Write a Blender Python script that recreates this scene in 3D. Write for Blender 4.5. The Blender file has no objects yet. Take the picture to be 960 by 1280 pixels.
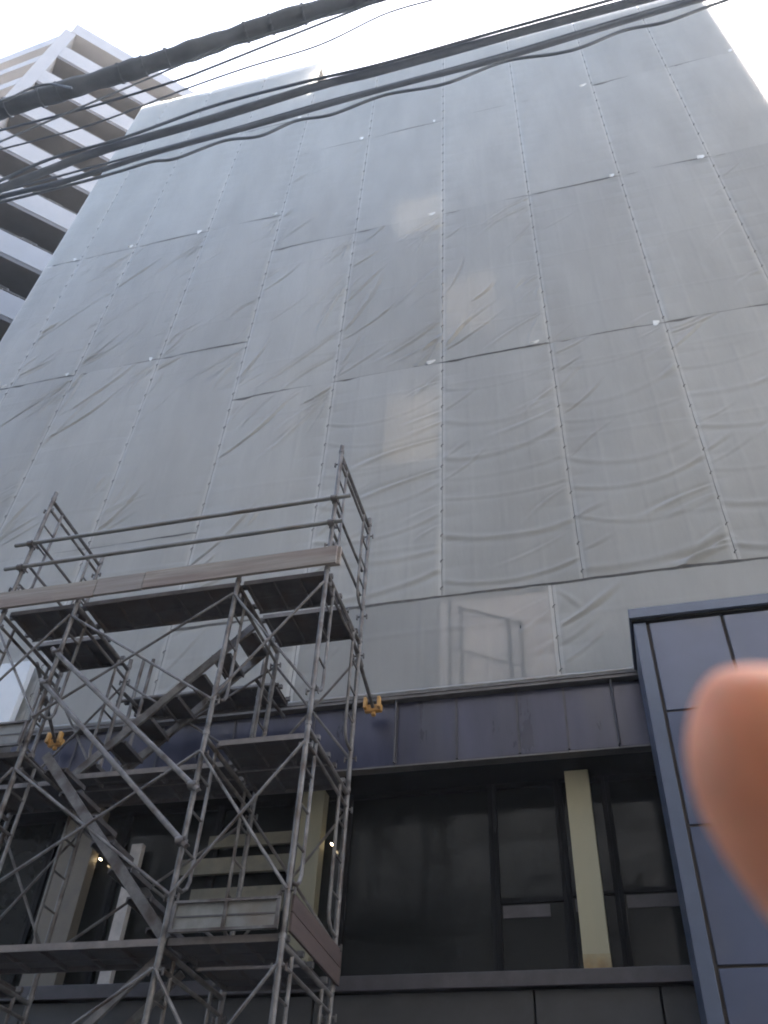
import bpy, math, random
import numpy as np
from mathutils import Vector, Matrix

random.seed(7)
RNG = np.random.default_rng(11)
S = bpy.context.scene
COL = S.collection
PI = math.pi

# ------------------------------------------------------------------ camera
FPX = 1107.6                                   # focal length in pixels of the 960x1280 photo
CAM = Vector((0, 0, 1.5))
RIGHT = Vector((0.9675211, 0.24823481, 0.04777451))
DOWN = Vector((-0.14078486, 0.68609227, -0.71376258))
FWD = Vector((-0.20995844, 0.68385443, 0.69875645))
cd = bpy.data.cameras.new('camera')
cam = bpy.data.objects.new('camera', cd)
COL.objects.link(cam)
M = Matrix.Identity(4)
for i in range(3):
    M[i][0], M[i][1], M[i][2], M[i][3] = RIGHT[i], -DOWN[i], -FWD[i], CAM[i]
cam.matrix_world = M
cd.sensor_fit = 'VERTICAL'
cd.sensor_height = 24
cd.sensor_width = 18
cd.lens = FPX / 1280 * 24
cd.clip_start = 0.01
cd.clip_end = 3000
cd.dof.use_dof = True
cd.dof.focus_distance = 14
cd.dof.aperture_fstop = 9
S.camera = cam

# ------------------------------------------------------------------ sky, sun, exposure
SUN_EL, SUN_AZ = math.radians(41), math.radians(14)      # azimuth from +Y towards +X: behind the wrapped building
w = bpy.data.worlds.new('World')
S.world = w
w.use_nodes = True
nt = w.node_tree
sky = nt.nodes.new('ShaderNodeTexSky')
sky.sky_type = 'NISHITA'
sky.sun_disc = False
sky.sun_elevation = SUN_EL
sky.sun_rotation = SUN_AZ
sky.air_density = 1.0
sky.dust_density = 6.0
sky.ozone_density = 1.0
bg = nt.nodes['Background']
bg.inputs[1].default_value = 0.15
nt.links.new(sky.outputs[0], bg.inputs[0])
ld = bpy.data.lights.new('sun', 'SUN')
ld.energy = 3.0
ld.angle = math.radians(0.5)
ld.color = (1, 0.95, 0.87)
sun = bpy.data.objects.new('sun', ld)
COL.objects.link(sun)
to_sun = Vector((math.sin(SUN_AZ) * math.cos(SUN_EL), math.cos(SUN_AZ) * math.cos(SUN_EL), math.sin(SUN_EL)))
sun.rotation_euler = to_sun.to_track_quat('Z', 'Y').to_euler()
sun.location = (0, 0, 60)
S.view_settings.view_transform = 'Standard'
S.view_settings.look = 'None'
S.view_settings.exposure = 2.9
S.view_settings.gamma = 1
S.render.engine = 'CYCLES'
S.cycles.use_denoising = True
S.cycles.caustics_reflective = False
S.cycles.caustics_refractive = False
S.cycles.max_bounces = 8
S.cycles.filter_width = 1.9

# ------------------------------------------------------------------ helpers
def P(px, py, Y):
    """point on the plane y = Y seen at photo pixel (px, py)"""
    v = RIGHT * ((px - 480) / FPX) + DOWN * ((py - 640) / FPX) + FWD
    return CAM + v * (Y / v.y)

class MB:
    def __init__(self):
        self.v, self.f, self.m = [], [], []
    def add(self, vs, fs, mi=0):
        o = len(self.v)
        self.v += [tuple(x) for x in vs]
        self.f += [tuple(i + o for i in f) for f in fs]
        self.m += [mi] * len(fs)
        return self
    def box(self, x0, x1, y0, y1, z0, z1, mi=0):
        vs = [(x, y, z) for z in (z0, z1) for y in (y0, y1) for x in (x0, x1)]
        return self.add(vs, [(0, 2, 3, 1), (4, 5, 7, 6), (0, 1, 5, 4), (2, 6, 7, 3), (0, 4, 6, 2), (1, 3, 7, 5)], mi)
    def obox(self, O, a, b, c, mi=0):
        """box from corner O spanned by three vectors"""
        O, a, b, c = map(Vector, (O, a, b, c))
        if a.cross(b).dot(c) < 0:
            a, b = b, a
        vs = [O, O + a, O + b, O + a + b, O + c, O + a + c, O + b + c, O + a + b + c]
        return self.add(vs, [(0, 2, 3, 1), (4, 5, 7, 6), (0, 1, 5, 4), (2, 6, 7, 3), (0, 4, 6, 2), (1, 3, 7, 5)], mi)
    def bar(self, p, q, wd, ht, up=(0, 0, 1), mi=0):
        p, q = Vector(p), Vector(q)
        d = (q - p)
        s = d.cross(Vector(up)).normalized()
        u = s.cross(d).normalized()
        return self.obox(p - s * wd / 2 - u * ht / 2, d, s * wd, u * ht, mi)
    def tube(self, pts, r, n=10, mi=0, cap=True):
        pts = [Vector(p) for p in pts]
        k = len(pts)
        rr = r if hasattr(r, '__len__') else [r] * k
        vs = []
        prev = None
        for i, p in enumerate(pts):
            t = (pts[min(i + 1, k - 1)] - pts[max(i - 1, 0)]).normalized()
            if prev is None:
                a = Vector((0, 0, 1)) if abs(t.z) < .9 else Vector((1, 0, 0))
                s = t.cross(a).normalized()
            else:
                s = (prev - t * prev.dot(t)).normalized()
            prev = s
            b = t.cross(s)
            for j in range(n):
                an = 2 * PI * j / n
                vs.append(p + (s * math.cos(an) + b * math.sin(an)) * rr[i])
        fs = [(i * n + j, i * n + (j + 1) % n, (i + 1) * n + (j + 1) % n, (i + 1) * n + j) for i in range(k - 1) for j in range(n)]
        if cap:
            fs += [tuple(reversed(range(n))), tuple((k - 1) * n + j for j in range(n))]
        return self.add(vs, fs, mi)
    def build(self, name, mats, parent=None, smooth=False, bevel=0):
        me = bpy.data.meshes.new(name)
        me.from_pydata(self.v, [], self.f)
        for m in (mats if isinstance(mats, (list, tuple)) else [mats]):
            me.materials.append(m)
        if any(self.m):
            me.polygons.foreach_set('material_index', self.m)
        if smooth:
            me.shade_smooth()
            try:
                me.set_sharp_from_angle(angle=math.radians(38))
            except Exception:
                pass
        me.update()
        o = bpy.data.objects.new(name, me)
        COL.objects.link(o)
        if parent is not None:
            o.parent = parent
        if bevel:
            b = o.modifiers.new('bevel', 'BEVEL')
            b.width = bevel
            b.segments = 2
            b.limit_method = 'ANGLE'
        return o

def tag(o, label=None, cat=None, group=None, kind=None):
    if label: o['label'] = label
    if cat: o['category'] = cat
    if group: o['group'] = group
    if kind: o['kind'] = kind
    return o

def empty(name, label, cat, group=None):
    o = bpy.data.objects.new(name, None)
    o.empty_display_size = .2
    COL.objects.link(o)
    return tag(o, label, cat, group)

# ------------------------------------------------------------------ materials
def mat(name, base, rough=.6, metal=0, var=.25, scale=6, stretch=(1, 1, 1), bump=0, bscale=60, spec=.5, dirt=None, dscale=1.5):
    m = bpy.data.materials.new(name)
    m.use_nodes = True
    t = m.node_tree
    n, l = t.nodes, t.links
    b = n['Principled BSDF']
    b.inputs['Roughness'].default_value = rough
    b.inputs['Metallic'].default_value = metal
    b.inputs['Specular IOR Level'].default_value = spec
    tc = n.new('ShaderNodeTexCoord')
    mp = n.new('ShaderNodeMapping')
    mp.inputs['Scale'].default_value = stretch
    l.new(tc.outputs['Object'], mp.inputs[0])
    no = n.new('ShaderNodeTexNoise')
    no.inputs['Scale'].default_value = scale
    no.inputs['Detail'].default_value = 6
    no.inputs['Roughness'].default_value = .65
    l.new(mp.outputs[0], no.inputs['Vector'])
    cr = n.new('ShaderNodeValToRGB')
    cr.color_ramp.elements[0].position = .3
    cr.color_ramp.elements[1].position = .7
    cr.color_ramp.elements[0].color = tuple(c * (1 - var) for c in base) + (1,)
    cr.color_ramp.elements[1].color = tuple(min(1, c * (1 + var)) for c in base) + (1,)
    l.new(no.outputs['Fac'], cr.inputs[0])
    out = cr.outputs[0]
    if dirt:
        n2 = n.new('ShaderNodeTexNoise')
        n2.inputs['Scale'].default_value = dscale
        n2.inputs['Detail'].default_value = 8
        l.new(mp.outputs[0], n2.inputs['Vector'])
        c2 = n.new('ShaderNodeValToRGB')
        c2.color_ramp.elements[0].position = .48
        c2.color_ramp.elements[1].position = .68
        l.new(n2.outputs['Fac'], c2.inputs[0])
        mx = n.new('ShaderNodeMix')
        mx.data_type = 'RGBA'
        l.new(c2.outputs[0], mx.inputs['Factor'])
        l.new(out, mx.inputs['A'])
        mx.inputs['B'].default_value = tuple(dirt) + (1,)
        out = mx.outputs['Result']
    l.new(out, b.inputs['Base Color'])
    rr = n.new('ShaderNodeMapRange')
    rr.inputs['To Min'].default_value = max(.02, rough - .1)
    rr.inputs['To Max'].default_value = min(1, rough + .1)
    l.new(no.outputs['Fac'], rr.inputs[0])
    l.new(rr.outputs[0], b.inputs['Roughness'])
    if bump:
        n3 = n.new('ShaderNodeTexNoise')
        n3.inputs['Scale'].default_value = bscale
        n3.inputs['Detail'].default_value = 4
        l.new(mp.outputs[0], n3.inputs['Vector'])
        bp = n.new('ShaderNodeBump')
        bp.inputs['Strength'].default_value = bump
        bp.inputs['Distance'].default_value = .01
        l.new(n3.outputs['Fac'], bp.inputs['Height'])
        l.new(bp.outputs[0], b.inputs['Normal'])
    return m

def sheet_material(name, col, clear=.06, trans=.45):
    """woven plastic mesh sheet: matt, partly translucent, faintly see-through"""
    m = bpy.data.materials.new(name)
    m.use_nodes = True
    t = m.node_tree
    n, l = t.nodes, t.links
    for x in list(n):
        n.remove(x)
    o = n.new('ShaderNodeOutputMaterial')
    tc = n.new('ShaderNodeTexCoord')
    oi = n.new('ShaderNodeObjectInfo')
    # slow grime streaks running down, weave variation
    mp = n.new('ShaderNodeMapping')
    mp.inputs['Scale'].default_value = (1.3, 1.3, .35)
    l.new(tc.outputs['Object'], mp.inputs[0])
    no = n.new('ShaderNodeTexNoise')
    no.inputs['Scale'].default_value = 1.2
    no.inputs['Detail'].default_value = 7
    no.inputs['Roughness'].default_value = .6
    l.new(mp.outputs[0], no.inputs['Vector'])
    cr = n.new('ShaderNodeValToRGB')
    cr.color_ramp.elements[0].position = .3
    cr.color_ramp.elements[1].position = .72
    cr.color_ramp.elements[0].color = tuple(c * .9 for c in col) + (1,)
    cr.color_ramp.elements[1].color = tuple(c * 1.06 for c in col) + (1,)
    l.new(no.outputs['Fac'], cr.inputs[0])
    mp2 = n.new('ShaderNodeMapRange')                 # every sheet has faded a little differently
    mp2.inputs['To Min'].default_value = .94
    mp2.inputs['To Max'].default_value = 1.06
    l.new(oi.outputs['Random'], mp2.inputs[0])
    mul = n.new('ShaderNodeMix')
    mul.data_type = 'RGBA'
    mul.blend_type = 'MULTIPLY'
    mul.inputs['Factor'].default_value = 1
    l.new(cr.outputs[0], mul.inputs['A'])
    l.new(mp2.outputs[0], mul.inputs['B'])
    bn = n.new('ShaderNodeTexNoise')
    bn.inputs['Scale'].default_value = 9
    bn.inputs['Detail'].default_value = 5
    mp3 = n.new('ShaderNodeMapping')
    mp3.inputs['Rotation'].default_value = (0, math.radians(38), 0)
    mp3.inputs['Scale'].default_value = (1.6, 1, .4)
    l.new(tc.outputs['Object'], mp3.inputs[0])
    l.new(mp3.outputs[0], bn.inputs['Vector'])
    bp = n.new('ShaderNodeBump')
    bp.inputs['Strength'].default_value = .35
    bp.inputs['Distance'].default_value = .02
    l.new(bn.outputs['Fac'], bp.inputs['Height'])
    df = n.new('ShaderNodeBsdfPrincipled')
    df.inputs['Roughness'].default_value = .55
    df.inputs['Specular IOR Level'].default_value = .25
    tl = n.new('ShaderNodeBsdfTranslucent')
    tr = n.new('ShaderNodeBsdfTransparent')
    for s in (df.inputs['Base Color'], tl.inputs['Color']):
        l.new(mul.outputs['Result'], s)
    l.new(bp.outputs[0], df.inputs['Normal'])
    m1 = n.new('ShaderNodeMixShader')
    m1.inputs[0].default_value = trans
    l.new(df.outputs[0], m1.inputs[1])
    l.new(tl.outputs[0], m1.inputs[2])
    m2 = n.new('ShaderNodeMixShader')
    m2.inputs[0].default_value = clear
    l.new(m1.outputs[0], m2.inputs[1])
    l.new(tr.outputs[0], m2.inputs[2])
    l.new(m2.outputs[0], o.inputs[0])
    return m

MT = {
    'sheet': sheet_material('grey mesh sheet', (.62, .618, .588)),
    'hem': sheet_material('doubled hem', (.665, .66, .63), clear=.02, trans=.38),
    'skirt': sheet_material('thin grey mesh sheet', (.60, .60, .575), clear=.38, trans=.36),
    'cord': mat('lacing cord', (.12, .12, .11)),
    'tab': mat('white tab', (.85, .86, .85), rough=.35, var=.05),
    'concrete': mat('concrete', (.3, .29, .28), rough=.9, bump=.2),
    'fascia': mat('violet metal cladding', (.045, .046, .076), rough=.3, metal=.35, var=.35, scale=2.2, stretch=(1.5, 1, .25), spec=.6, dirt=(.060, .060, .080), dscale=1.3, bump=.7, bscale=1.6),
    'trim': mat('dark metal trim', (.06, .055, .06), rough=.45, metal=.3),
    'gutter': mat('gutter lip', (.12, .11, .105), rough=.5, metal=.3),
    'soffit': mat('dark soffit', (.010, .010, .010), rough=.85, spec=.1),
    'dark_wall': mat('dark wall panel', (.035, .035, .037), rough=.5, var=.3, scale=3),
    'frame_dark': mat('dark window frame', (.007, .007, .0075), rough=.7, spec=.12),
    'glass': mat('dark window glass', (.010, .011, .010), rough=.10, var=.1, spec=.3),
    'blind': mat('grey blind', (.06, .06, .058), rough=.8),
    'cream': mat('cream painted steel', (.43, .39, .25), rough=.55, var=.08, scale=2, stretch=(1, 1, .3)),
    'cream_dull': mat('darker cream paint', (.24, .225, .155), rough=.6, var=.15, scale=2, stretch=(1, 1, .3)),  # same cream, only darker, for the left column
    'rust': mat('rust stained cream', (.34, .22, .09), rough=.7, var=.3, scale=9),
    'tan': mat('tan cladding', (.14, .118, .088), rough=.6, var=.15),
    'tower': mat('blue grey metal panel', (.044, .058, .108), rough=.33, metal=.25, var=.14, scale=1.6, spec=.5, bump=.8, bscale=1.4, dirt=(.06, .068, .10), dscale=1.1),
    'tower_trim': mat('blue grey corner trim', (.062, .080, .125), rough=.4, metal=.3, var=.1),
    'groove': mat('brown joint', (.045, .036, .03), rough=.8),
    'galv': mat('weathered galvanised steel', (.165, .155, .148), rough=.5, metal=.35, var=.42, scale=9, dirt=(.065, .048, .038), dscale=5),
    'galv_light': mat('newer galvanised pipe', (.24, .24, .225), rough=.42, metal=.4, var=.2, scale=8, dirt=(.2, .17, .14), dscale=3),
    'deck': mat('steel scaffold plank', (.10, .095, .098), rough=.6, metal=.3, var=.3, scale=7, dirt=(.10, .08, .07), dscale=3),
    'deck_edge': mat('plank edge', (.20, .175, .16), rough=.5, metal=.3, var=.25, scale=8),
    'wood': mat('old scaffold board', (.30, .265, .23), rough=.8, var=.3, scale=3, stretch=(.5, 3, 9), bump=.3, dirt=(.22, .17, .15), dscale=1.2),
    'wood_grey': mat('grey weathered board', (.28, .25, .23), rough=.85, var=.25, scale=3, stretch=(.5, 3, 9), bump=.3),
    'wood_red': mat('reddish brown board', (.075, .052, .046), rough=.8, var=.25, scale=3, stretch=(4, .6, 6), bump=.2),
    'yellow': mat('yellow orange pad', (.52, .28, .075), rough=.6, var=.3),
    'post_paint': mat('pale post paint', (.46, .43, .40)),
    'louvre': mat('dull cream slat', (.155, .14, .10)),
    'white_paint': mat('white panel', (.75, .77, .78), rough=.4, var=.04),
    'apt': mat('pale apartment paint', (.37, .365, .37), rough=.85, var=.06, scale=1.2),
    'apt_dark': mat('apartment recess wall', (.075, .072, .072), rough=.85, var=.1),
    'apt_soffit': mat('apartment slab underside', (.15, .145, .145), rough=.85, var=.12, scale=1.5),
    'apt_glass': mat('apartment window', (.05, .055, .06), rough=.15, var=.1),
    'rail': mat('balcony rail', (.17, .16, .15), rough=.5, metal=.3),
    'cable': mat('glare greyed black cable', (.19, .22, .26), rough=.55, var=.2, scale=4),  # blue-grey veil of lens glare put into the base colour
    'asphalt': mat('asphalt', (.05, .05, .05), rough=.95, bump=.4, bscale=90),
    'paving': mat('paving', (.25, .24, .23), rough=.9),
    'line': mat('road paint', (.75, .75, .72), rough=.7),
    'brick': mat('brown tile', (.085, .08, .07), rough=.7, scale=4),
    'slate': mat('slate grey tile', (.075, .085, .10), rough=.7, scale=4),
    'lamp': mat('small lamp', (.9, .8, .6)),
    'pink_glow_board': mat('added board for pinkish glow', (.66, .57, .51), rough=.8, var=.05),  # pinkish tone imitates warm reflected light
    'board': mat('added board for sunlit patch', (.90, .76, .60), rough=.8, var=.04),  # warm pale tone imitates reflected sunlight on the mesh
}
lb = MT['lamp'].node_tree.nodes['Principled BSDF']
lb.inputs['Emission Color'].default_value = (1, .8, .5, 1)
lb.inputs['Emission Strength'].default_value = 4

rt = MT['rust'].node_tree
rn, rl = rt.nodes, rt.links
tcx = rn.new('ShaderNodeTexCoord'); sx = rn.new('ShaderNodeSeparateXYZ'); nz_ = rn.new('ShaderNodeTexNoise'); ad = rn.new('ShaderNodeMath'); mr = rn.new('ShaderNodeMapRange'); mxr = rn.new('ShaderNodeMix')
rl.new(tcx.outputs['Object'], sx.inputs[0]); rl.new(tcx.outputs['Object'], nz_.inputs['Vector'])
nz_.inputs['Scale'].default_value = 16
ad.operation = 'MULTIPLY_ADD'; ad.inputs[1].default_value = .22
rl.new(nz_.outputs['Fac'], ad.inputs[0]); rl.new(sx.outputs['Z'], ad.inputs[2])
mr.inputs['From Min'].default_value = 4.36; mr.inputs['From Max'].default_value = 4.60
rl.new(ad.outputs[0], mr.inputs[0])
mxr.data_type = 'RGBA'
rl.new(mr.outputs[0], mxr.inputs['Factor'])
rl.new(rn['Principled BSDF'].inputs['Base Color'].links[0].from_socket, mxr.inputs['A'])
mxr.inputs['B'].default_value = (.43, .39, .25, 1)
rl.new(mxr.outputs['Result'], rn['Principled BSDF'].inputs['Base Color'])

# ------------------------------------------------------------------ ground
D = 8.6
tag(MB().box(-400, 400, -400, 400, -.6, -.15).build('ground', MT['paving']), kind='structure')
tag(MB().add([(-300, -5.5, -.10), (300, -5.5, -.10), (300, 4.6, -.10), (-300, 4.6, -.10)], [(0, 1, 2, 3)]).build('road', MT['asphalt']), kind='structure')
tag(MB().box(-300, 300, 4.6, 14, -.149, 0).build('pavement', MT['paving']), kind='structure')
tag(MB().box(-300, 300, -9, -5.5, -.149, 0).build('pavement', MT['paving']), kind='structure')
mk = MB()
for y0 in (-5.1, 4.1):
    mk.add([(-300, y0, -.096), (300, y0, -.096), (300, y0 + .15, -.096), (-300, y0 + .15, -.096)], [(0, 1, 2, 3)])
tag(mk.build('road_marking', MT['line']), kind='structure')

# ------------------------------------------------------------------ buildings across the street (seen in reflections only)
for (x0, x1, h, lab) in ((-30, -6, 24, 'slate grey building across the street, the lowest one'), (-5.6, 9, 29, 'slate grey building across the street, the narrow middle one'), (9.5, 40, 56, 'brown tiled building across the street, the tallest one')):
    b = empty('street_building', lab, 'building')
    b.location = ((x0 + x1) / 2, -12, 0)
    hx = (x1 - x0) / 2
    MB().box(-hx, hx, -5, 3, 0, h).build('wall', MT['brick' if x0 > 9 else 'slate'], b)
    for k in range(int(h / 3.2)):
        g = MB()
        q = -hx + .8
        while q < hx - 1.6:
            g.box(q, q + 1.4, 2.95, 3.02, k * 3.2 + 1, k * 3.2 + 2.6)
            q += 2.1
        g.build('window_row', MT['apt_glass'], b)

# ------------------------------------------------------------------ the wrapped office building (core, canopy, windows)
off = empty('office_building', 'dark office building under renovation, wrapped in grey mesh sheets above a violet metal canopy', 'building')
XL, XR = -11.65, 5.1
MB().box(XL + .06, XR - .06, 9.3, 16.0, 7.1, 28.2).build('wall', MT['concrete'], off)
MB().box(XL + .1, -5.6, 9.3, 15.8, 28.2, 30.15).build('roof_house', MT['concrete'], off)
MB().box(-14, 7, 9.6, 16, 0, 4.0).build('base_wall', MT['dark_wall'], off)
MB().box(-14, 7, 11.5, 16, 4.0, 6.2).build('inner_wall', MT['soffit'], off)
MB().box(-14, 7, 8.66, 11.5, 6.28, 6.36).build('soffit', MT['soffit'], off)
MB().box(-5.5, XR - .07, 8.71, 9.29, 27.85, 28.21).build('roof_light_stop', MT['concrete'], off)  # unseen strip added to keep sun off the backs of the sheets
MB().box(XL + .07, -5.6, 8.71, 9.29, 29.85, 30.2).build('roof_light_stop', MT['concrete'], off)
MB().box(XR - .1, XR - .065, 8.71, 9.29, 7.3, 27.84).build('end_light_stop', MT['concrete'], off)  # unseen side strip added to stop sun leaking behind the sheets
MB().box(XL + .065, XL + .1, 8.71, 9.29, 7.3, 29.84).build('end_light_stop', MT['concrete'], off)
# canopy fascia, panel by panel
xs = [-7.35, -6.4, -5.25, -4.3, -3.3, -2.3, -1.62, -.94, -.42, .09, .75, 1.9, 3.2, 4.4, 5.6]
for a, b in zip(xs[:-1], xs[1:]):
    o = MB().box(a + .006, b - .006, 8.55, 8.62, 6.30, 7.08).build('fascia_panel', MT['fascia'], off, bevel=.006)
    MB().box(b - .012, b + .012, 8.535, 8.545, 6.31, 7.07).build('joint_strip', MT['trim'], o)
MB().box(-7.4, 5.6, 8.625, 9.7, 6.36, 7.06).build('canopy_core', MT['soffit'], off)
g = MB().box(-7.4, 5.6, 8.47, 9.7, 7.085, 7.125)
g.box(-7.4, 5.6, 8.46, 8.49, 7.125, 7.15)
g.build('canopy_gutter', MT['gutter'], off, bevel=.004)
MB().box(-7.4, 5.6, 8.535, 8.66, 6.268, 6.292).build('canopy_drip_edge', MT['gutter'], off, bevel=.004)
# window wall
sill = MB().box(-14, 7, 8.52, 9.35, 4.06, 4.14)
sill.box(-14, 7, 8.50, 8.53, 4.03, 4.16)
sill.build('window_sill', MT['trim'], off, bevel=.006)
for a, b in ((-10, -7.4), (-7.4, -5.2), (-5.2, -3.0), (-3.0, -.96), (-.96, .12), (.12, 2.4)):
    MB().box(a + .01, b - .01, 8.58, 8.66, 2.2, 4.02).build('spandrel_panel', MT['dark_wall'], off, bevel=.005)
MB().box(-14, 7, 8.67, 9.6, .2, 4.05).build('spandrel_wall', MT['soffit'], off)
WY = 9.15
bounds = [-8.6, -6.7, -5.75, -4.55, -3.62, -2.98, -1.34, -.62, -.12, .72, 1.5, 2.6]
for a, b in zip(bounds[:-1], bounds[1:]):
    fr = MB()
    t = .045
    fr.box(a, a + t, WY - .05, WY + .05, 4.145, 6.275)
    fr.box(b - t, b - .001, WY - .05, WY + .05, 4.145, 6.275)
    fr.box(a + t, b - t, WY - .05, WY + .05, 4.145, 4.20)
    fr.box(a + t, b - t, WY - .05, WY + .05, 6.22, 6.275)
    wdw = fr.build('window', MT['frame_dark'], off, bevel=.004)
    MB().box(a + t, b - t, WY - .006, WY + .006, 4.2, 6.22).build('pane', MT['glass'], wdw)
    if -2.2 < a < .9:
        z = 5.02 + RNG.uniform(-.05, .05)
        r = MB().box(a + t, b - t, WY - .03, WY - .007, z, z + .05)
        r.build('glazing_bar', MT['frame_dark'], wdw)
        MB().box(a + t + .02, b - t - .14, WY - .02, WY - .008, z - .14, z - .02).build('vent_louvre', MT['trim'], wdw)
# plumbing and meter boxes on the canopy face
for x in (-2.31, .1):
    MB().tube([(x, 8.50, 6.30), (x, 8.50, 7.08)], .012, 8).build('downpipe', MT['trim'], off, smooth=True)
# cream columns in front of the glass
def column(x0, x1, m, y=8.9, z0=4.145, z1=6.26, foot=True):
    c = MB().box(x0, x1, y, y + .16, z0, z1).build('column', m, off, bevel=.006)
    if foot:
        MB().box(x0 - .001, x1 + .001, y - .003, y + .1, z0, z0 + .26).build('rusty_foot', MT['rust'], c)
        MB().box(x0 - .06, x1 + .06, y - .08, y + .2, z0 - .002, z0 + .018).build('base_plate', MT['gutter'], c)
column(-.52, -.27, MT['cream'])
column(-3.47, -3.21, MT['cream_dull'], foot=False)
column(-6.42, -6.0, MT['tan'], foot=False)
MB().box(-5.56, -5.42, 9.0, 9.08, 4.145, 5.82).build('pale_post', MT['post_paint'], off, bevel=.004)
for z0, z1, x0, x1 in ((5.72, 5.86, -4.6, -3.6), (5.42, 5.60, -4.95, -3.55), (5.0, 5.26, -4.7, -3.6)):
    MB().box(x0, x1, 9.02, 9.07, z0, z1).build('cream_louvre', MT['louvre'], off, bevel=.004)
for x, z in ((-3.12, 5.68), (-5.95, 5.68)):
    MB().tube([(x, 9.02, z), (x, 9.06, z)], .009, 10).build('spot_lamp', MT['lamp'], off)
# raised pale board on the canopy at the far left
tag(MB().box(-7.95, -7.42, 8.42, 8.52, 7.16, 8.24).build('signboard', MT['white_paint'], None, bevel=.01), 'blank white upright panel standing on the canopy at the left edge', 'panel')

# ------------------------------------------------------------------ mesh sheets
COLX = [-11.65, -10.66, -9.21, -7.37, -5.55, -3.68, -1.80, -.03, 1.77, 3.47, 5.1]
ROWL = [10.42, 15.36, 20.36, 25.9, 30.25]
ROWR = [8.62, 13.6, 18.75, 23.5, 28.25]
ORD = ['first', 'second', 'third', 'fourth', 'fifth', 'sixth', 'seventh', 'eighth', 'ninth', 'tenth']

def smooth(e0, e1, x):
    t = np.clip((x - e0) / (e1 - e0), 0, 1)
    return t * t * (3 - 2 * t)

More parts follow.
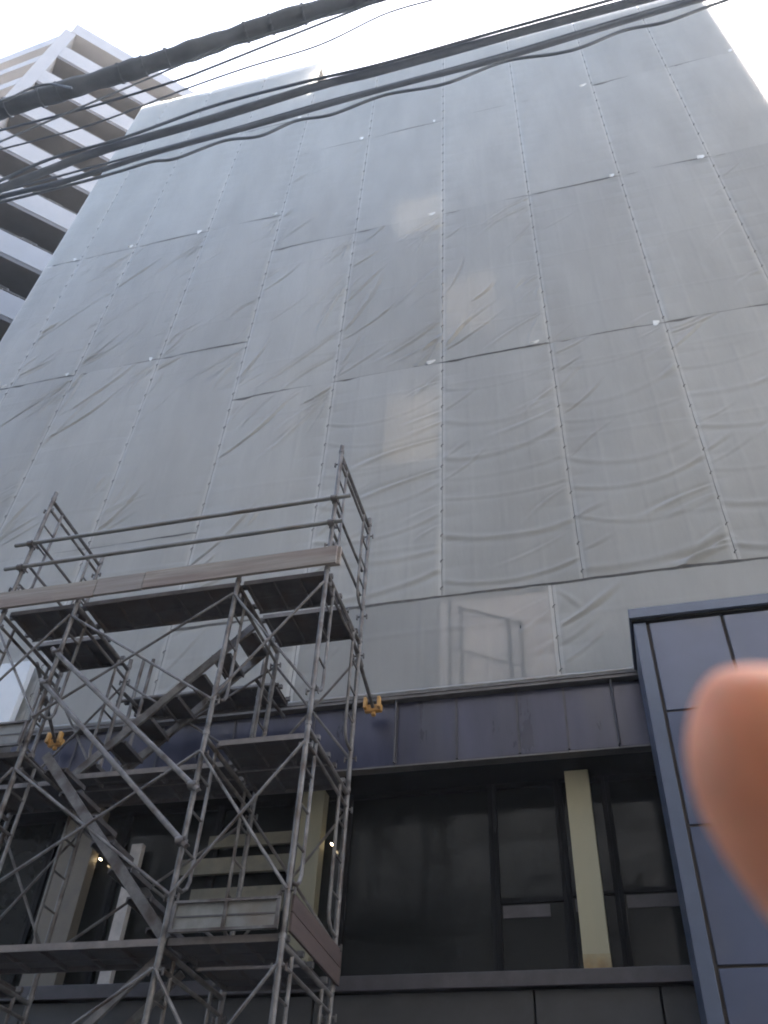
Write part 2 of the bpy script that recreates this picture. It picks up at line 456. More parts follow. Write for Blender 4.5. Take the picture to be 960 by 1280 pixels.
def make_sheet(x0, x1, z0, z1, style, label, tabs=True, folds=None, group='grey mesh sheets laced over the building', hems=(True, True), sag=1.0, seed=0, cloth='sheet', belly=.022):
    """one laced sheet: real folds pulled between its ties"""
    rng = np.random.default_rng(seed)
    W, H = x1 - x0, z1 - z0
    st = .026 if z1 < 21 else .055
    nx, nz = max(8, int(W / st)), max(10, int(H / st))
    hem = .042
    xx = np.concatenate([[0, hem], np.linspace(hem, W - hem, nx)[1:-1], [W - hem, W]])
    zz = np.linspace(0, H, nz)
    X, Z = np.meshgrid(xx, zz)
    h = np.zeros_like(X)
    # belly of the cloth between the seams
    h += belly * np.sin(PI * X / W) * (.6 + .4 * np.sin(PI * Z / H))
    pitch = .46
    # scalloped pulls at the ties on both seams
    for e, dx in ((0, X), (1, W - X)):
        sc = np.abs(np.sin(PI * (Z + .1 * e) / pitch)) ** .7
        h += .016 * sc * np.exp(-dx / .22) * sag
    fl = []
    if style == 'diag':
        for _ in range(int(rng.integers(13, 20))):
            s = rng.choice([0, 1])
            zs = rng.uniform(.0, H)
            xs_ = W * s if rng.random() < .7 else rng.uniform(.2, W)
            an = math.radians(rng.normal(57, 12)) + (PI if s else 0)
            fl.append((xs_, zs, an, .35 + 2.1 * rng.random() ** 1.6, rng.uniform(.018, .06), .007 + .036 * rng.random() ** 2.4))
        for _ in range(5):            # tight fan at the upper right and lower left corners
            fl.append((W - .02, H - rng.uniform(0, .5), rng.uniform(math.radians(215), math.radians(262)), rng.uniform(.5, 1.6), rng.uniform(.02, .045), rng.uniform(.01, .026)))
            fl.append((.02, rng.uniform(0, .7), rng.uniform(math.radians(25), math.radians(75)), rng.uniform(.5, 1.7), rng.uniform(.02, .045), rng.uniform(.01, .028)))
    elif style == 'swag':
        zk = .3
        while zk < H - .2:
            fade = .45 + .55 * (1 - zk / H) ** 1.0
            a = rng.uniform(.008, .024) * fade
            sg = rng.uniform(.10, .30)
            tilt = rng.uniform(-.05, .38)
            u = X / W
            d = Z - (zk + tilt * (u - .5) - sg * 4 * u * (1 - u) + .02 * np.sin(3 * u + zk))
            wv = rng.uniform(.03, .06)
            side = np.exp(-u / .35) * rng.uniform(.4, 1) + np.exp(-(1 - u) / .35) * rng.uniform(.4, 1) + .08
            h += a * side * np.exp(-(d / wv) ** 2) * np.where(d > 0, 1, np.exp(-np.abs(d) / wv))
            h -= .7 * a * side * np.exp(-((d + wv * 1.4) / (wv * 1.1)) ** 2)
            zk += rng.uniform(.30, .85)
        for _ in range(12):
            s = rng.choice([0, 1], p=[.35, .65])
            fl.append((W * s, rng.uniform(.2, H), (PI + rng.uniform(.35, .9)) if s else rng.uniform(.4, .9), rng.uniform(.5, 1.4), rng.uniform(.022, .05), rng.uniform(.008, .022)))
    else:
        for _ in range(6):
            s = rng.choice([0, 1])
            fl.append((W * s, rng.uniform(0, H), rng.uniform(.5, 1.1) + (PI if s else 0), rng.uniform(.4, 1.3), rng.uniform(.02, .05), rng.uniform(.004, .013)))
    fl += folds or []
    for (fx, fz, an, L, wd, am) in fl:
        am *= .8
        wd *= .68
        c, s = math.cos(an), math.sin(an)
        al = (X - fx) * c + (Z - fz) * s
        bend = (((fx * 37.3 + fz * 91.7) % 1) - .35) * .14 * L * np.sin(np.clip(al / L, 0, 1) * PI)
        d = -(X - fx) * s + (Z - fz) * c + bend
        ww = wd * (.55 + .9 * np.clip(al / L, 0, 1))
        tp = smooth(-.06, .1, al) * (1 - smooth(.45 * L, L, al))
        h += am * tp * (np.exp(-(d / ww) ** 2) - .55 * np.exp(-((d + 1.7 * ww) / (1.2 * ww)) ** 2))
    # packing creases: narrow vertical ridges
    for k in range(1, 4):
        xc = W * k / 4 + rng.uniform(-.03, .03)
        h += rng.uniform(.002, .0045) * np.exp(-((X - xc) / .022) ** 2)
    # scaffold ledgers behind press through
    for zl in np.arange(.9, H, 1.72):
        h += .0035 * np.exp(-((Z - zl) / .03) ** 2)
    # low noise
    for _ in range(7):
        kx, kz, ph = rng.uniform(-2.5, 2.5), rng.uniform(-1.6, 1.6), rng.uniform(0, 6.3)
        h += .004 * np.sin(kx * X * 1.4 + kz * Z + ph)
    edge = smooth(0, .09, X) * smooth(0, .09, W - X)
    h = h * (.12 + .88 * edge)
    # top and bottom edges sag a little between ties, leaving lens-shaped gaps
    ztop = -.018 * np.abs(np.sin(PI * (X + .07) / .62)) * sag * .4 * smooth(H - .6, H, Z)
    zbot = .020 * np.abs(np.sin(PI * (X + .3) / .62)) * sag * .3 * (1 - smooth(0, .6, Z))
    if tabs:        # wider gap beside the corner
        ztop -= .035 * np.exp(-((X - .22) / .12) ** 2) * smooth(H - .25, H, Z)
    xw = .008 * np.sin(Z * 2 * PI / pitch) * np.exp(-np.minimum(X, W - X) / .1) * .15
    VX = x0 + .004 + (X + xw) * (W - .008) / W
    VZ = z0 + .006 + (Z + ztop + zbot) * (H - .012) / H
    VY = D - h
    n0, n1 = X.shape
    vs = np.stack([VX, VY, VZ], -1).reshape(-1, 3)
    idx = np.arange(n0 * n1).reshape(n0, n1)
    fs = np.stack([idx[:-1, :-1], idx[:-1, 1:], idx[1:, 1:], idx[1:, :-1]], -1).reshape(-1, 4)
    mi = np.zeros((n0 - 1, n1 - 1), int)
    if hems[0]: mi[:, 0] = 1
    if hems[1]: mi[:, -1] = 1
    me = bpy.data.meshes.new('mesh_sheet')
    me.from_pydata(vs.tolist(), [], fs.tolist())
    me.materials.append(MT[cloth])
    me.materials.append(MT['hem'])
    me.polygons.foreach_set('material_index', mi.reshape(-1))
    me.shade_smooth()
    o = bpy.data.objects.new('mesh_sheet', me)
    COL.objects.link(o)
    tag(o, label, 'sheet', group)
    # lacing cord through the eyelets of the right hand hem
    lp = []
    z = z0 + .1
    while z < z1 - .12:
        lp += [(x1 - .006, D + .012, z), (x1 - .016, D - .012, z + .02), (x1, D - .022, z + .035), (x1 + .016, D - .012, z + .05), (x1 + .006, D + .012, z + .07)]
        z += pitch
    MB().tube(lp, .0055, 5).build('lacing', MT['cord'], o)
    if tabs and rng.random() < .8:
        cx = x1 - .12 - rng.uniform(0, .12)
        tb = MB()
        tb_, tp_ = rng.uniform(.02, .06), rng.uniform(.5, 2.2)
        n = 7
        a = rng.uniform(-.5, .5)
        tw_ = rng.uniform(.03, .085)
        for q in range(n - 1):
            u0, u1 = q / (n - 1), (q + 1) / (n - 1)
            f = lambda u: (tb_ * math.sin(PI * u ** tp_) + .008)
            xa, xb = cx - tw_ + 2 * tw_ * u0, cx - tw_ + 2 * tw_ * u1
            tb.add([(xa, D - .03 - .03 * u0, z1 - f(u0) + a * .1), (xb, D - .03 - .03 * u1, z1 - f(u1) + a * .1),
                    (xb, D - .07, z1 + .02 + a * .08 * u1), (xa, D - .07, z1 + .02 + a * .08 * u0)], [(0, 1, 2, 3)])
        tb.build('corner_tab', MT['tab'], o)
    return o

sd = 100
looks = {'diag': 'with slanting folds', 'swag': 'sagging in curved folds', 'calm': 'hanging nearly smooth'}
for i in range(10):
    left = i < 4
    rows = ROWL if left else ROWR
    for j in range(len(rows) - 1):
        sd += 1
        z0, z1 = rows[j], rows[j + 1]
        k = len(rows) - 2 - j            # 0 = top row
        if i == 0 and j == 0:
            style = 'calm'
        if left:
            style = 'diag' if (j <= 1 and i >= 1) else 'calm'
        else:
            style = 'swag' if (j == 0 and i >= 5) else ('diag' if (j <= 1 and i <= 6) or (j == 2 and i == 4) else 'calm')
        rowname = {0: 'top row', 1: 'second row from top', 2: 'third row from top', 3: 'fourth row from top'}[k]
        lab = f'grey sheet {looks[style]}, {ORD[i]} column from left, {rowname}'
        folds = []
        if i == 5 and j == 1:       # the strong fold that runs up to the seam
            folds = [(1.86, 1.25, math.radians(217), 1.7, .05, .035), (1.86, .75, math.radians(212), 1.3, .04, .02)]
        if i == 5 and j == 0:
            folds = [(1.86, 3.1, math.radians(200), 1.8, .055, .032), (1.86, 2.4, math.radians(200), 1.7, .05, .03)]
        if i == 4 and j == 0:
            folds = [(1.75, 4.6, math.radians(233), 1.9, .04, .028), (1.3, 4.9, math.radians(236), 1.5, .04, .025), (.8, 4.95, math.radians(240), 1.3, .04, .022), (.35, 4.95, math.radians(250), 1.0, .04, .02)]
        if i == 8 and j == 0:
            folds = [(.05, .35, math.radians(150), .5, .06, .03)]
        if i == 7 and j == 0:
            folds = [(1.78, .35, math.radians(212), 1.1, .06, .05), (1.78, .25, math.radians(196), 1.0, .05, .04), (1.78, 1.3, math.radians(205), 1.2, .05, .03)]
        make_sheet(COLX[i], COLX[i + 1], z0, z1, style, lab, tabs=(k > 0), folds=folds, seed=sd)
# the low row under them
for (x0, x1, z1, lab, sd) in ((-11.65, -9.21, 10.425, 'grey mesh sheet in the bottom row, behind the left edge of the scaffold', 1),
                              (-9.21, -7.37, 10.425, 'grey mesh sheet in the bottom row, second from the left edge', 2),
                              (-7.37, -5.55, 10.425, 'grey mesh sheet in the bottom row, behind the top scaffold guard rails', 3),
                              (-5.55, -3.68, 8.612, 'short grey mesh sheet in the bottom row, behind the scaffold stairs', 4),
                              (-3.68, -.42, 8.612, 'wide short grey mesh sheet in the bottom row with a frame showing through', 5),
                              (-.42, 2.6, 8.605, 'short grey mesh sheet in the bottom row, left part above the blue grey panels', 6),
                              (2.6, 5.1, 8.6, 'short grey mesh sheet in the bottom row, at the right building edge', 7)):
    f = [(.05, .75, math.radians(38), 1.1, .05, .03), (.05, 1.3, math.radians(-50), .5, .04, .02)] if sd == 6 else \
        [(3.2, 1.0, math.radians(215), .6, .04, .012)] if sd == 5 else []
    make_sheet(x0, x1, 7.2, z1 - .01, 'calm', lab, tabs=False, folds=f, seed=sd, sag=1.4, cloth='skirt' if sd == 5 else 'sheet', belly=.004 if sd == 5 else .022)
# bottom pipe that pins the skirt down
tag(MB().tube([(-7.3, 8.56, 7.22), (5.2, 8.56, 7.22)], .03, 10).build('pipe', MT['galv_light'], None, smooth=True), 'long pale pipe pinning the sheets down along the canopy top', 'pipe')

# frame standing behind the lowest sheet, showing through the mesh
fr = empty('scaffold_portal', 'blue grey scaffold frame showing faintly through the lowest mesh sheet', 'scaffold')
fr.location = (0, 0, 7.13)
f1 = MB()
for x0, zt in ((-1.70, 1.42), (-1.56, 1.3), (-.98, 1.02), (-.84, .98)):
    f1.tube([(x0, 8.622, 0), (x0, 8.622, zt)], .024, 8)
f1.build('upright', MT['frame_dark'], fr)
f2 = MB()
f2.tube([(-1.6, 8.622, 1.3), (-.84, 8.622, .95)], .024, 8)
f2.tube([(-1.72, 8.622, .72), (-.84, 8.622, .3)], .018, 8)
f2.tube([(-1.72, 8.622, .95), (-1.56, 8.622, .95)], .014, 8)
f2.build('crossbar', MT['frame_dark'], fr)

for (xa, xb, ya, yb, lab) in ((552, 616, 340, 425, 'added pale board imitating reflected sunlight through the mesh above mid wall, largest of three'),
                              (478, 550, 492, 585, 'added pale board imitating reflected sunlight on the mesh sheet, lowest of three'),
                              (492, 552, 243, 300, 'added pale board imitating reflected sunlight on the mesh sheet, highest of three')):
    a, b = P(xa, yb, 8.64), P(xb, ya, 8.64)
    tag(MB().box(a.x, b.x, 8.64, 8.66, a.z, b.z).build('board', MT['board'], None), lab, 'board', 'added boards imitating reflected light')  # boards added to imitate patches of window-reflected sunlight on the mesh
tag(MB().box(-1.84, -.48, 8.70, 8.72, 7.2, 8.58).build('board', MT['pink_glow_board'], None), 'added pinkish board imitating warm reflected light around the frame in the lowest sheet', 'board', 'added boards imitating reflected light')  # added board, brightens the sheet around the frame like reflected light

# ------------------------------------------------------------------ blue grey panel-clad block at the right
tw = empty('panel_tower', 'blue grey metal panel block with a flat cap, rising at the right edge', 'building')
TY = 7.6
tw.location = (.4, TY, 0)
MB().box(.02, 5.5, .03, .88, 0, 7.12).build('wall', MT['groove'], tw)
MB().box(0, .125, 0, .89, 0, 7.13).build('corner_trim', MT['tower_trim'], tw, bevel=.006)
zj = [.2, 1.6, 2.72, 3.86, 4.975, 6.09, 7.13]
xj = [.155, .845, 1.56, 2.27, 2.98, 3.7, 4.4, 5.1]
for a, b in zip(xj[:-1], xj[1:]):
    for c, d in zip(zj[:-1], zj[1:]):
        MB().box(a + (.0 if a == .155 else .03), b - .001, .008, .032, c + .012, d - .012).build('panel', MT['tower'], tw, bevel=.005)
cp = MB().box(-.03, 5.5, -.05, .9, 7.165, 7.285)
cp.build('cap', MT['tower_trim'], tw, bevel=.006)
MB().box(-.01, 5.5, -.02, .89, 7.135, 7.163).build('cap_shadow_strip', MT['frame_dark'], tw)  # black strip painted in as the shadow line under the cap

# ------------------------------------------------------------------ scaffold stair tower
sc = empty('scaffold_tower', 'galvanised steel stair tower scaffold with planks and guard rails before the wrapped building', 'scaffold')
LX = [-6.16, -5.265, -3.435, -2.485]
Y0, Y1 = 6.3, 7.52
sc.location = (-4.3, 6.9, 0)
OFF = Vector((-4.3, 6.9, 0))
def part(mb, name, m, parent=None, smooth=True, bevel=0):
    mb.v = [tuple(Vector(v) - OFF) for v in mb.v]
    return mb.build(name, m, parent or sc, smooth=smooth, bevel=bevel)
PR = .0243
def frame(x, z0, z1, guard=False, kind=0):
    m = MB()
    for y, s in ((Y0, 1), (Y1, -1)):
        m.tube([(x, y, z0), (x, y, z1 + .10)], PR, 12)
        # inner post, curved back into the leg at its foot
        yi = y + s * .24
        zt, zb = z1 - .04, z0 + .42
        pts = [(x, yi, zt), (x, yi, zb + .12), (x, yi - s * .03, zb + .05), (x, yi - s * .10, zb), (x, y, zb - .01)]
        m.tube(pts, .0165, 8)
        for q in range(3 if not guard else 4):
            zr = zb + .3 + q * (.32 if not guard else .30)
            if zr < z1 - .15:
                m.tube([(x, y, zr), (x, yi, zr)], .011, 6)
        # collar at the joint
        m.tube([(x, y, z1 - .02), (x, y, z1 + .02)], PR + .006, 12)
    m.tube([(x, Y0, z1 - .045), (x, Y1, z1 - .045)], .0215, 10)
    m.tube([(x, Y0, z1 - .17), (x, Y1, z1 - .17)], .0165, 8)
    p = m
    for y in (Y0, Y1):
        for zp in (z1 - .2, z1 - 1.42):
            p.tube([(x - .05, y, zp), (x + .05, y, zp)], .010, 6)
            p.box(x - .062, x - .05, y - .012, y + .012, zp - .035, zp + .02)
            p.box(x + .05, x + .062, y - .012, y + .012, zp - .035, zp + .02)
    return part(m, 'frame', MT['galv'])
T = [.25, 2.0, 3.75, 5.5, 7.25]
for x in LX:
    for a, b in zip(T[:-1], T[1:]):
        frame(x, a, b)
    for y in (Y0, Y1):
        part(MB().tube([(x, y, .012), (x, y, .25)], .018, 10).box(x - .07, x + .07, y - .07, y + .07, 0, .012), 'base_jack', MT['galv'])
for x in (LX[0], LX[3]):
    frame(x, 7.25, 9.0, guard=True)
# cross braces
for y in (Y0 - .034, Y1 + .034):
    for x0, x1 in zip(LX[:-1], LX[1:]):
        for z1 in T[1:]:
            if z1 == 2.0 and y < 7:
                pass
            for s in (0, 1):
                a = (x0, y, z1 - .2) if s else (x0, y, z1 - 1.42)
                b = (x1, y, z1 - 1.42) if s else (x1, y, z1 - .2)
                off_y = .012 if s else -.012
                m = MB().tube([(a[0], y + off_y, a[2]), (b[0], y + off_y, b[2])], .0135, 8)
                part(m, 'brace', MT['galv'])
# planks
def plank(x0, x1, y0, y1, z, edge=True):
    m = MB()
    m.box(x0, x1, y0, y1, z - .012, z)                     # top sheet
    m.box(x0, x1, y0, y0 + .012, z - .052, z - .013)       # folded sides
    m.box(x0, x1, y1 - .012, y1, z - .052, z - .013)
    n = max(3, int((x1 - x0) / .3))
    for k in range(n + 1):                                  # ribs below
        xr = x0 + .01 + (x1 - x0 - .05) * k / n
        m.box(xr, xr + .03, y0 + .013, y1 - .013, z - .045, z - .0125)
    yc = (y0 + y1) / 2
    m.box(x0 + .041, x1 - .041, yc - .008, yc + .008, z - .049, z - .0455)
    o = part(m, 'plank', MT['deck'], smooth=False)
    e = MB().box(x0, x1, y0 - .004, y0 - .001, z - .05, z + .002)
    part(e, 'edge_rail', MT['deck_edge'], o, smooth=False)
    for yy in (y0 + .08, y1 - .08):
        for xx, s in ((x0, -1), (x1, 1)):
            part(MB().box(min(xx, xx + s * .05), max(xx, xx + s * .05), yy - .02, yy + .02, z - .03, z + .012), 'hook', MT['galv'], o, smooth=False)
    return o
g = .035
bays = [(LX[0] + g, LX[1] - g), (LX[1] + g, LX[2] - g), (LX[2] + g, LX[3] - g)]
# top level
for b in bays:
    plank(b[0], b[1], 6.36, 6.84, 7.28)
for b in (bays[0], bays[2]):
    plank(b[0], b[1], 6.93, 7.45, 7.28)
# middle level
plank(bays[2][0], bays[2][1], 6.50, 6.97, 5.53)
plank(bays[2][0], bays[2][1], 7.00, 7.45, 5.53)
plank(bays[0][0], bays[0][1], 6.36, 6.84, 5.53)
plank(bays[0][0], bays[0][1], 6.93, 7.45, 5.53)
plank(bays[1][0], bays[1][1], 6.86, 7.1, 5.53)
plank(bays[1][0], bays[1][1], 7.12, 7.45, 5.53)
# low level
for b in bays:
    plank(b[0], b[1], 6.33, 6.82, 3.78)
plank(bays[2][0], bays[2][1], 6.9, 7.42, 3.78)
plank(bays[0][0], bays[0][1], 6.9, 7.42, 3.78)
# stairs
def stair(xa, za, xb, zb, y0, y1, n=7):
    m = MB()
    o = None
    for y in (y0, y1):
        m2 = MB().bar((xa, y, za), (xb, y, zb), .032, .085)
        if o is None:
            o = part(m2, 'stair_flight', MT['galv'], smooth=False)
        else:
            part(m2, 'stringer', MT['galv'], o, smooth=False)
    for k in range(n):
        t = (k + .6) / n
        x, z = xa + (xb - xa) * t, za + (zb - za) * t
        tr = MB().box(x - .11, x + .11, y0 + .018, y1 - .018, z - .004, z + .012)
        tr.box(x - .11, x - .095, y0 + .018, y1 - .018, z - .03, z - .0045)
        tr.box(x + .095, x + .11, y0 + .018, y1 - .018, z - .03, z - .0045)
        part(tr, 'tread', MT['deck'], o, smooth=False)
    return o
stair(-5.10, 5.50, -3.47, 3.80, 6.42, 6.83)
stair(-5.18, 5.56, -3.50, 7.20, 6.98, 7.42)
# hand rails of the lower flight, clamped to the posts in the front plane
HY = Y0 - .052
for za, zb in ((6.57, 4.98), (6.2, 4.5)):
    part(MB().tube([(LX[1] - .06, HY, za + .05), (LX[2] + .06, HY, zb - .05)], PR, 12), 'hand_rail', MT['galv'])
def clamp(x, y, z, sy=-1):
    m = MB()
    m.tube([(x, y, z - .032), (x, y, z + .032)], PR + .012, 10)
    m.tube([(x - .034, y + sy * .05, z), (x + .034, y + sy * .05, z)], PR + .012, 10)
    m.tube([(x + .03, y - .055, z), (x + .03, y + .055, z)], .008, 6)
    m.tube([(x + .03, y + sy * .09, z), (x + .03, y + sy * .06, z)], .016, 6)
    return part(m, 'clamp', MT['galv'])
for za, zb in ((6.57, 4.98), (6.2, 4.5)):
    clamp(LX[1], Y0, za)
    clamp(LX[2], Y0, zb)
# guard rails on top
for z in (7.85, 8.21):
    part(MB().tube([(-6.36, HY, z), (-2.30 if z > 8 else -2.36, HY, z + .0)], PR, 12), 'guard_rail', MT['galv_light'])
    for x in (LX[0], LX[3]):
        clamp(x, Y0, z)
    for x in (LX[0], LX[3]):
        part(MB().tube([(x + (.05 if x < -4 else -.05), Y0 - .02, z + .06), (x + (.05 if x < -4 else -.05), Y1 + .02, z + .06)], .0165, 8), 'end_rail', MT['galv'])
# wooden toe boards on the front edge of the top deck
for x0, x1, m, dz in ((-6.42, -5.06, 'wood', 0), (-5.055, -4.50, 'wood_grey', .006), (-4.495, -2.38, 'wood', .012)):
    part(MB().box(x0, x1, 6.225, 6.26, 7.25 + dz, 7.475 + dz), 'toe_board', MT[m], smooth=False, bevel=.004)
part(MB().box(-2.50, -2.35, 6.262, 6.30, 7.27, 7.5), 'toe_board', MT['wood'], smooth=False, bevel=.004)
# steel and wooden toe boards of the lower landings
def toe_panel(x0, x1, y, z0, z1, mids=1):
    m = MB().box(x0, x1, y, y + .006, z0, z1)
    o = part(m, 'toe_panel', MT['galv_light'], smooth=False)
    f = MB()
    f.box(x0, x1, y - .022, y - .001, z0, z0 + .022)
    f.box(x0, x1, y - .022, y - .001, z1 - .02, z1)
    for k in range(mids + 2):
        xc = x0 + (x1 - x0) * k / (mids + 1)
        xc = min(max(xc, x0 + .013), x1 - .013)
        f.box(xc - .013, xc + .013, y - .02, y - .001, z0 + .023, z1 - .021)
    part(f, 'rim', MT['galv'], o, smooth=False)
    r = MB().box(x0 + .03, x1 - .03, y - .006, y - .001, (z0 + z1) / 2 - .006, (z0 + z1) / 2 + .006)
    part(r, 'crease', MT['deck'], o, smooth=False)
toe_panel(LX[2] + .06, LX[3] - .03, Y0 - .04, 3.79, 4.02)
toe_panel(LX[0] + .03, LX[1] - .03, Y0 - .04, 5.53, 5.79)
for z in (3.79, 3.93):
    part(MB().box(LX[3] + .028, LX[3] + .05, Y0 + .02, Y1 + .05, z, z + .135), 'end_toe_board', MT['wood_red'], smooth=False, bevel=.003)
# props that push against the canopy, with padded yellow jaws
def prop(x, z, dx):
    a, b = Vector((x, Y1 - .45, z + .16)), Vector((x + dx, 8.36, z - .06))
    o = part(MB().tube([a, b], .021, 10), 'wall_prop', MT['galv'])
    part(MB().tube([a.lerp(b, .42), a.lerp(b, .5)], .036, 10), 'collar', MT['galv'], o)
    m = MB()
    d = (b - a).normalized()
    m.box(b.x - .10, b.x + .10, b.y, b.y + .06, b.z - .05, b.z + .04)
    m.box(b.x - .10, b.x - .06, b.y - .07, b.y - .001, b.z - .04, b.z + .10)
    m.box(b.x + .06, b.x + .10, b.y - .07, b.y - .001, b.z - .04, b.z + .10)
    m.box(b.x - .02, b.x + .03, b.y + .005, b.y + .05, b.z - .10, b.z - .051)
    part(m, 'padded_jaw', MT['yellow'], o, smooth=False, bevel=.012)
prop(LX[3], 7.0, -.06)
prop(LX[0], 6.95, -.42)
# bridge platform between tower and building
plank(-5.42, -3.55, 7.86, 8.28, 7.06)
for x in (-5.3, -5.17, -3.72, -3.58):
    part(MB().tube([(x, 7.82, 5.75), (x, 7.82, 7.55)], .022, 10), 'bridge_post', MT['galv'])
part(MB().tube([(-5.5, 7.82, 7.0), (-3.5, 7.82, 7.0)], .022, 10), 'bridge_bearer', MT['galv'])
for x in (-5.24, -3.65):
    part(MB().tube([(x, Y1 + .02, 6.9), (x, 8.45, 6.98)], .0215, 10), 'bridge_bearer', MT['galv'])
# lower stair pieces under the low deck
for y in (6.45, 6.85):
    part(MB().bar((-5.1, y, 2.15), (-3.5, y, 3.7), .03, .06), 'low_rail', MT['galv'], smooth=False)

# ------------------------------------------------------------------ apartment building behind
ap = empty('apartment_building', 'pale high rise apartment block with stacked balconies behind the left building edge', 'building')
O = Vector((-19.66, 9.27, 0))
ap.location = O
A = Vector((.7071, .7071, 0))           # along the balcony face
N = Vector((.7071, -.7071, 0))          # out of that face
I = -N
Zu = Vector((0, 0, 1))
def abox(u0, u1, d0, d1, z0, z1):
    """u along the face, d inward from it"""
    return MB().obox(A * u0 + I * d0 + Zu * z0, A * (u1 - u0), I * (d1 - d0), Zu * (z1 - z0))
UL = 13
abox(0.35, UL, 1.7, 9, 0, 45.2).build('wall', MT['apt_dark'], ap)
abox(.0, UL, 0, 9, 45.75, 46.75).build('roof', MT['apt'], ap)
abox(-.25, .24, .02, 1.69, 0, 45.74).build('corner_pier', MT['apt'], ap)
for k in range(15):
    zb = 42.76 - 2.95 * k
    if zb < 1: break
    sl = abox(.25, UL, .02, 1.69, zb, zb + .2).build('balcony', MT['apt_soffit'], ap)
    abox(.25, UL, 0, .16, zb + .202, zb + 1.32).build('parapet', MT['apt'], sl)
    r = MB()
    r.tube([A * .3 + I * .08 + Zu * (zb + 1.48), A * UL + I * .08 + Zu * (zb + 1.48)], .03, 6)
    u = 1.3
    while u < UL:
        r.tube([A * u + I * .08 + Zu * (zb + 1.3), A * u + I * .08 + Zu * (zb + 1.48)], .018, 5)
        u += .55
    r.build('hand_rail', MT['rail'], sl)
    for u in (5.9, 11.6):
        abox(u, u + .18, .2, 1.69, zb + .21, zb + 2.94).build('divider', MT['apt'], sl)
    for u in (1.6, 3.7, 6.6, 8.9):
        abox(u, u + 1.7, 1.66, 1.70, zb + .3, zb + 2.3).build('window', MT['apt_glass'], ap)
    # washing pole hangers
    for u in (3.1, 4.9):
        h = MB()
        h.tube([A * u + I * .3 + Zu * (zb + 1.33), A * u + I * .3 + Zu * (zb + 1.85), A * (u + .5) + I * .3 + Zu * (zb + 1.85), A * (u + .6) + I * .3 + Zu * (zb + 1.4)], .035, 6)
        h.build('pole_hanger', MT['rail'], sl)
# open beams running left from the corner pier
for z0, z1 in ((45.2, 46.3), (42.9, 43.7), (40.2, 41.0), (37.2, 38.0)):
    MB().obox(Vector((-.2, .1, z0)), Vector((-16, 1.2, 0)), Vector((.03, .4, 0)), Vector((0, 0, z1 - z0))).build('open_beam', MT['apt_dark'] if z0 > 100 else MT['apt'], ap)
MB().obox(Vector((-16.8, 1.2, 0)), Vector((-1.5, .1, 0)), Vector((.1, 1.5, 0)), Vector((0, 0, 46.4))).build('far_pier', MT['apt'], ap)

# ------------------------------------------------------------------ overhead cables
def catmull(pts, n=10):
    out = []
    k = len(pts)
    for i in range(k - 1):
        p0, p1, p2, p3 = pts[max(i - 1, 0)], pts[i], pts[i + 1], pts[min(i + 2, k - 1)]
        for j in range(n):
            t = j / n
            out.append(.5 * ((2 * p1) + (p2 - p0) * t + (2 * p0 - 5 * p1 + 4 * p2 - p3) * t * t + (3 * p1 - p0 - 3 * p2 + p3) * t ** 3))
    out.append(pts[-1])
    return out
def cable(pix, Y, r, label, wob=0, name='cable', ext=14):
    c = catmull([P(x, y, Y) for x, y in pix], 10)
    if ext:      # runs on to the next poles, well outside the picture
        d0, d1 = (c[0] - c[4]).normalized(), (c[-1] - c[-5]).normalized()
        c = [c[0] + d0 * ext * q + Vector((0, 0, .5 * q * q)) for q in (1, .6, .25)] + c + [c[-1] + d1 * ext * q + Vector((0, 0, .5 * q * q)) for q in (.25, .6, 1)]
    rr = [r * (1 + wob * (math.sin(i * .9) * .4 + math.sin(i * .37 + 1) * .6)) for i in range(len(c))]
    o = MB().tube(c, rr, 10).build(name, MT['cable'], None, smooth=True)
    return tag(o, label, 'cable', 'overhead cables')
A1 = [(0, 137), (50, 122), (100, 107), (150, 92), (200, 76), (250, 60), (300, 43), (375, 19), (450, -3)]
thick = cable(A1, 1.7, .066, 'thickest overhead cable bundle, crossing the top left corner', wob=.12)
for t in range(14):
    px = 12 + t * 33 + RNG.uniform(-6, 6)
    py = np.interp(px, [a for a, b in A1], [b for a, b in A1])
    c, c2 = P(px, py, 1.7), P(px + 3, np.interp(px + 3, [a for a, b in A1], [b for a, b in A1]), 1.7)
    if t in (3, 7, 8, 12):
        continue
    MB().tube([c, c2], .073, 10).obox(c + Vector((0, -.02, .07)), (c2 - c), (0, .02, .004), (0, 0, .022)).build('cable_tie', MT['cable'], thick)
cable([(242, 74), (275, 61), (350, 38), (425, 14), (475, 0)], 1.72, .007, 'thin wire laced along the underside of the thickest cable bundle')
cable([(0, 163), (108, 135), (217, 102), (260, 86), (320, 62), (400, 30), (470, 2)], 1.9, .009, 'thin wire just below the thickest cable bundle at the left')
cable([(0, 187), (114, 156), (230, 112), (310, 84), (400, 56), (480, 18), (540, 0)], 2.0, .007, 'second thin wire below the thickest bundle, fading across the sky')
cable([(0, 226), (65, 198), (155, 172), (265, 133), (370, 105), (480, 79), (630, 37), (770, -2)], 2.3, .013, 'slim black cable, uppermost of the lower cable run')
cable([(0, 236), (65, 211), (125, 189), (260, 150), (400, 107), (480, 87), (680, 32), (830, -8)], 2.35, .034, 'heavy straight cable, second from the top of the lower cable run', wob=.04)
cable([(0, 246), (90, 224), (200, 189), (325, 155), (480, 111), (630, 72), (780, 27), (890, -5)], 2.5, .022, 'medium cable in the lower cable run, third from the top')
cable([(0, 240), (130, 205), (280, 164), (400, 129), (480, 108), (630, 67), (780, 22), (885, -8)], 2.62, .010, 'thin taut wire beside the medium cable of the lower run')
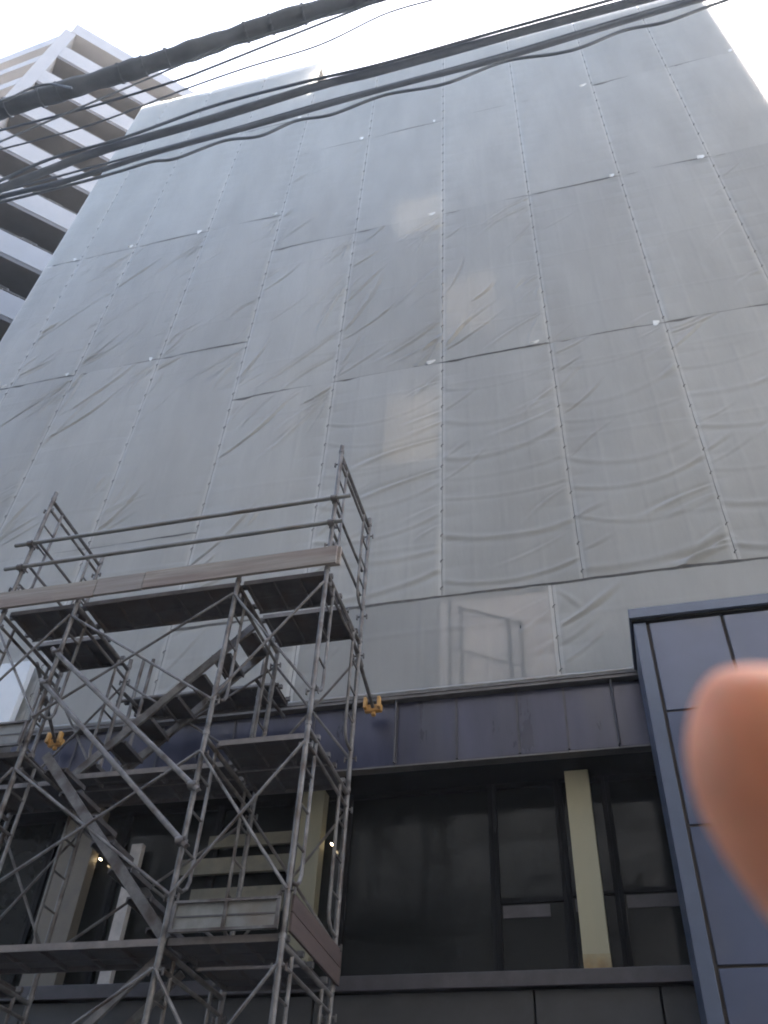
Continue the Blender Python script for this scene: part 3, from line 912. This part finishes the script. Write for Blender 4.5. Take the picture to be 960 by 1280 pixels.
cable([(0, 253), (100, 228), (150, 214), (190, 202), (220, 198), (280, 176), (325, 170), (370, 151), (415, 143), (480, 119), (555, 105), (630, 77), (695, 67), (730, 58), (780, 38), (830, 28), (880, 10), (920, -4)], 2.4, .012, 'wavy loose cable hanging lowest in the lower cable run')
cable([(-10, 130), (10, 124), (30, 114), (45, 108), (62, 105), (75, 107), (90, 110)], 1.6, .008, 'short looping wire at the left end of the thickest bundle', ext=0)

# ------------------------------------------------------------------ the photographer's hand near the lens
def C(x, y, z):
    return CAM + RIGHT * x + DOWN * y + FWD * z
skin = mat('skin', (.76, .33, .195), rough=.55, var=.2, scale=40, bump=.12, bscale=900, spec=.3)
sb = skin.node_tree.nodes['Principled BSDF']
sb.inputs['Subsurface Weight'].default_value = .5
sb.inputs['Subsurface Radius'].default_value = (.010, .004, .002)
sb.inputs['Subsurface Scale'].default_value = .6
verts, edges, rad = [], [], []
def jv(p, r):
    verts.append(tuple(C(*p)))
    rad.append(r)
    return len(verts) - 1
def chain(root, pts):
    a = root
    for p, r in pts:
        b = jv(p, r)
        edges.append((a, b))
        a = b
    return a
palm = jv((.135, .128, .055), .019)
wrist = chain(palm, [((.150, .158, .040), .020), ((.165, .195, .028), .0215)])
chain(wrist, [((.19, .25, .01), .027), ((.225, .33, -.02), .034), ((.25, .39, -.045), .038)])
# index finger: its tip reaches into the picture
k1 = chain(palm, [((.118, .098, .064), .0135)])
def q3(px, py, d):
    return ((px - 480) / FPX * d, (py - 640) / FPX * d, d)
chain(k1, [((.0935, .0860, .082), .0102), ((.0760, .0705, .096), .0094), (q3(1185, 1225, .1035), .0091), (q3(1100, 1138, .1065), .0092), (q3(1028, 1060, .109), .0091), (q3(974, 985, .1105), .0088), (q3(950, 915, .111), .0082), (q3(938, 852, .1115), .0053), (q3(936, 832, .1115), .0030)])
for q, (dx, dy, dz, sc_) in enumerate(((.018, .003, -.004, 1.0), (.034, .010, -.008, .93), (.047, .020, -.012, .78))):
    kk = chain(palm, [((.118 + dx, .100 + dy, .064 + dz), .0122 * sc_)])
    chain(kk, [((.108 + dx, .078 + dy, .088 + dz), .0096 * sc_), ((.113 + dx, .084 + dy, .112 + dz), .0088 * sc_), ((.126 + dx, .102 + dy, .110 + dz), .0082 * sc_), ((.131 + dx, .113 + dy, .098 + dz), .0074 * sc_)])
th = chain(palm, [((.112, .140, .060), .0155)])
chain(th, [((.094, .138, .072), .0120), ((.084, .122, .083), .0105), ((.078, .110, .089), .0088)])
me = bpy.data.meshes.new('hand')
me.from_pydata(verts, edges, [])
hand = bpy.data.objects.new('hand', me)
COL.objects.link(hand)
hand.data.materials.append(skin)
sm = hand.modifiers.new('skin', 'SKIN')
sm.use_smooth_shade = True
for i, r in enumerate(rad):
    me.skin_vertices[0].data[i].radius = (r * 1.3, r * 1.3)
me.skin_vertices[0].data[0].use_root = True
su = hand.modifiers.new('sub', 'SUBSURF')
su.levels = su.render_levels = 2
tag(hand, 'blurred fingertip of a bare hand reaching in close to the lens at the right edge', 'hand')

# ------------------------------------------------------------------ air
hz = MB().box(-60, 45, -30, 60, -1.6, 49).build('haze', MT['concrete'])
hm = bpy.data.materials.new('air')
hm.use_nodes = True
gt = MT['glass'].node_tree
gn = gt.nodes.new('ShaderNodeTexNoise'); gn.inputs['Scale'].default_value = 1.1
gb = gt.nodes.new('ShaderNodeBump'); gb.inputs['Strength'].default_value = .25; gb.inputs['Distance'].default_value = .05
gc = gt.nodes.new('ShaderNodeTexCoord')
gt.links.new(gc.outputs['Object'], gn.inputs['Vector'])
gt.links.new(gn.outputs['Fac'], gb.inputs['Height'])
gt.links.new(gb.outputs[0], gt.nodes['Principled BSDF'].inputs['Normal'])
for x in list(hm.node_tree.nodes):
    hm.node_tree.nodes.remove(x)
ho = hm.node_tree.nodes.new('ShaderNodeOutputMaterial')
hv = hm.node_tree.nodes.new('ShaderNodeVolumePrincipled')
hv.inputs['Color'].default_value = (1, .985, .95, 1)
hv.inputs['Density'].default_value = .0017
hm.node_tree.links.new(hv.outputs[0], ho.inputs['Volume'])
hz.data.materials.clear()
hz.data.materials.append(hm)
tag(hz, kind='stuff')
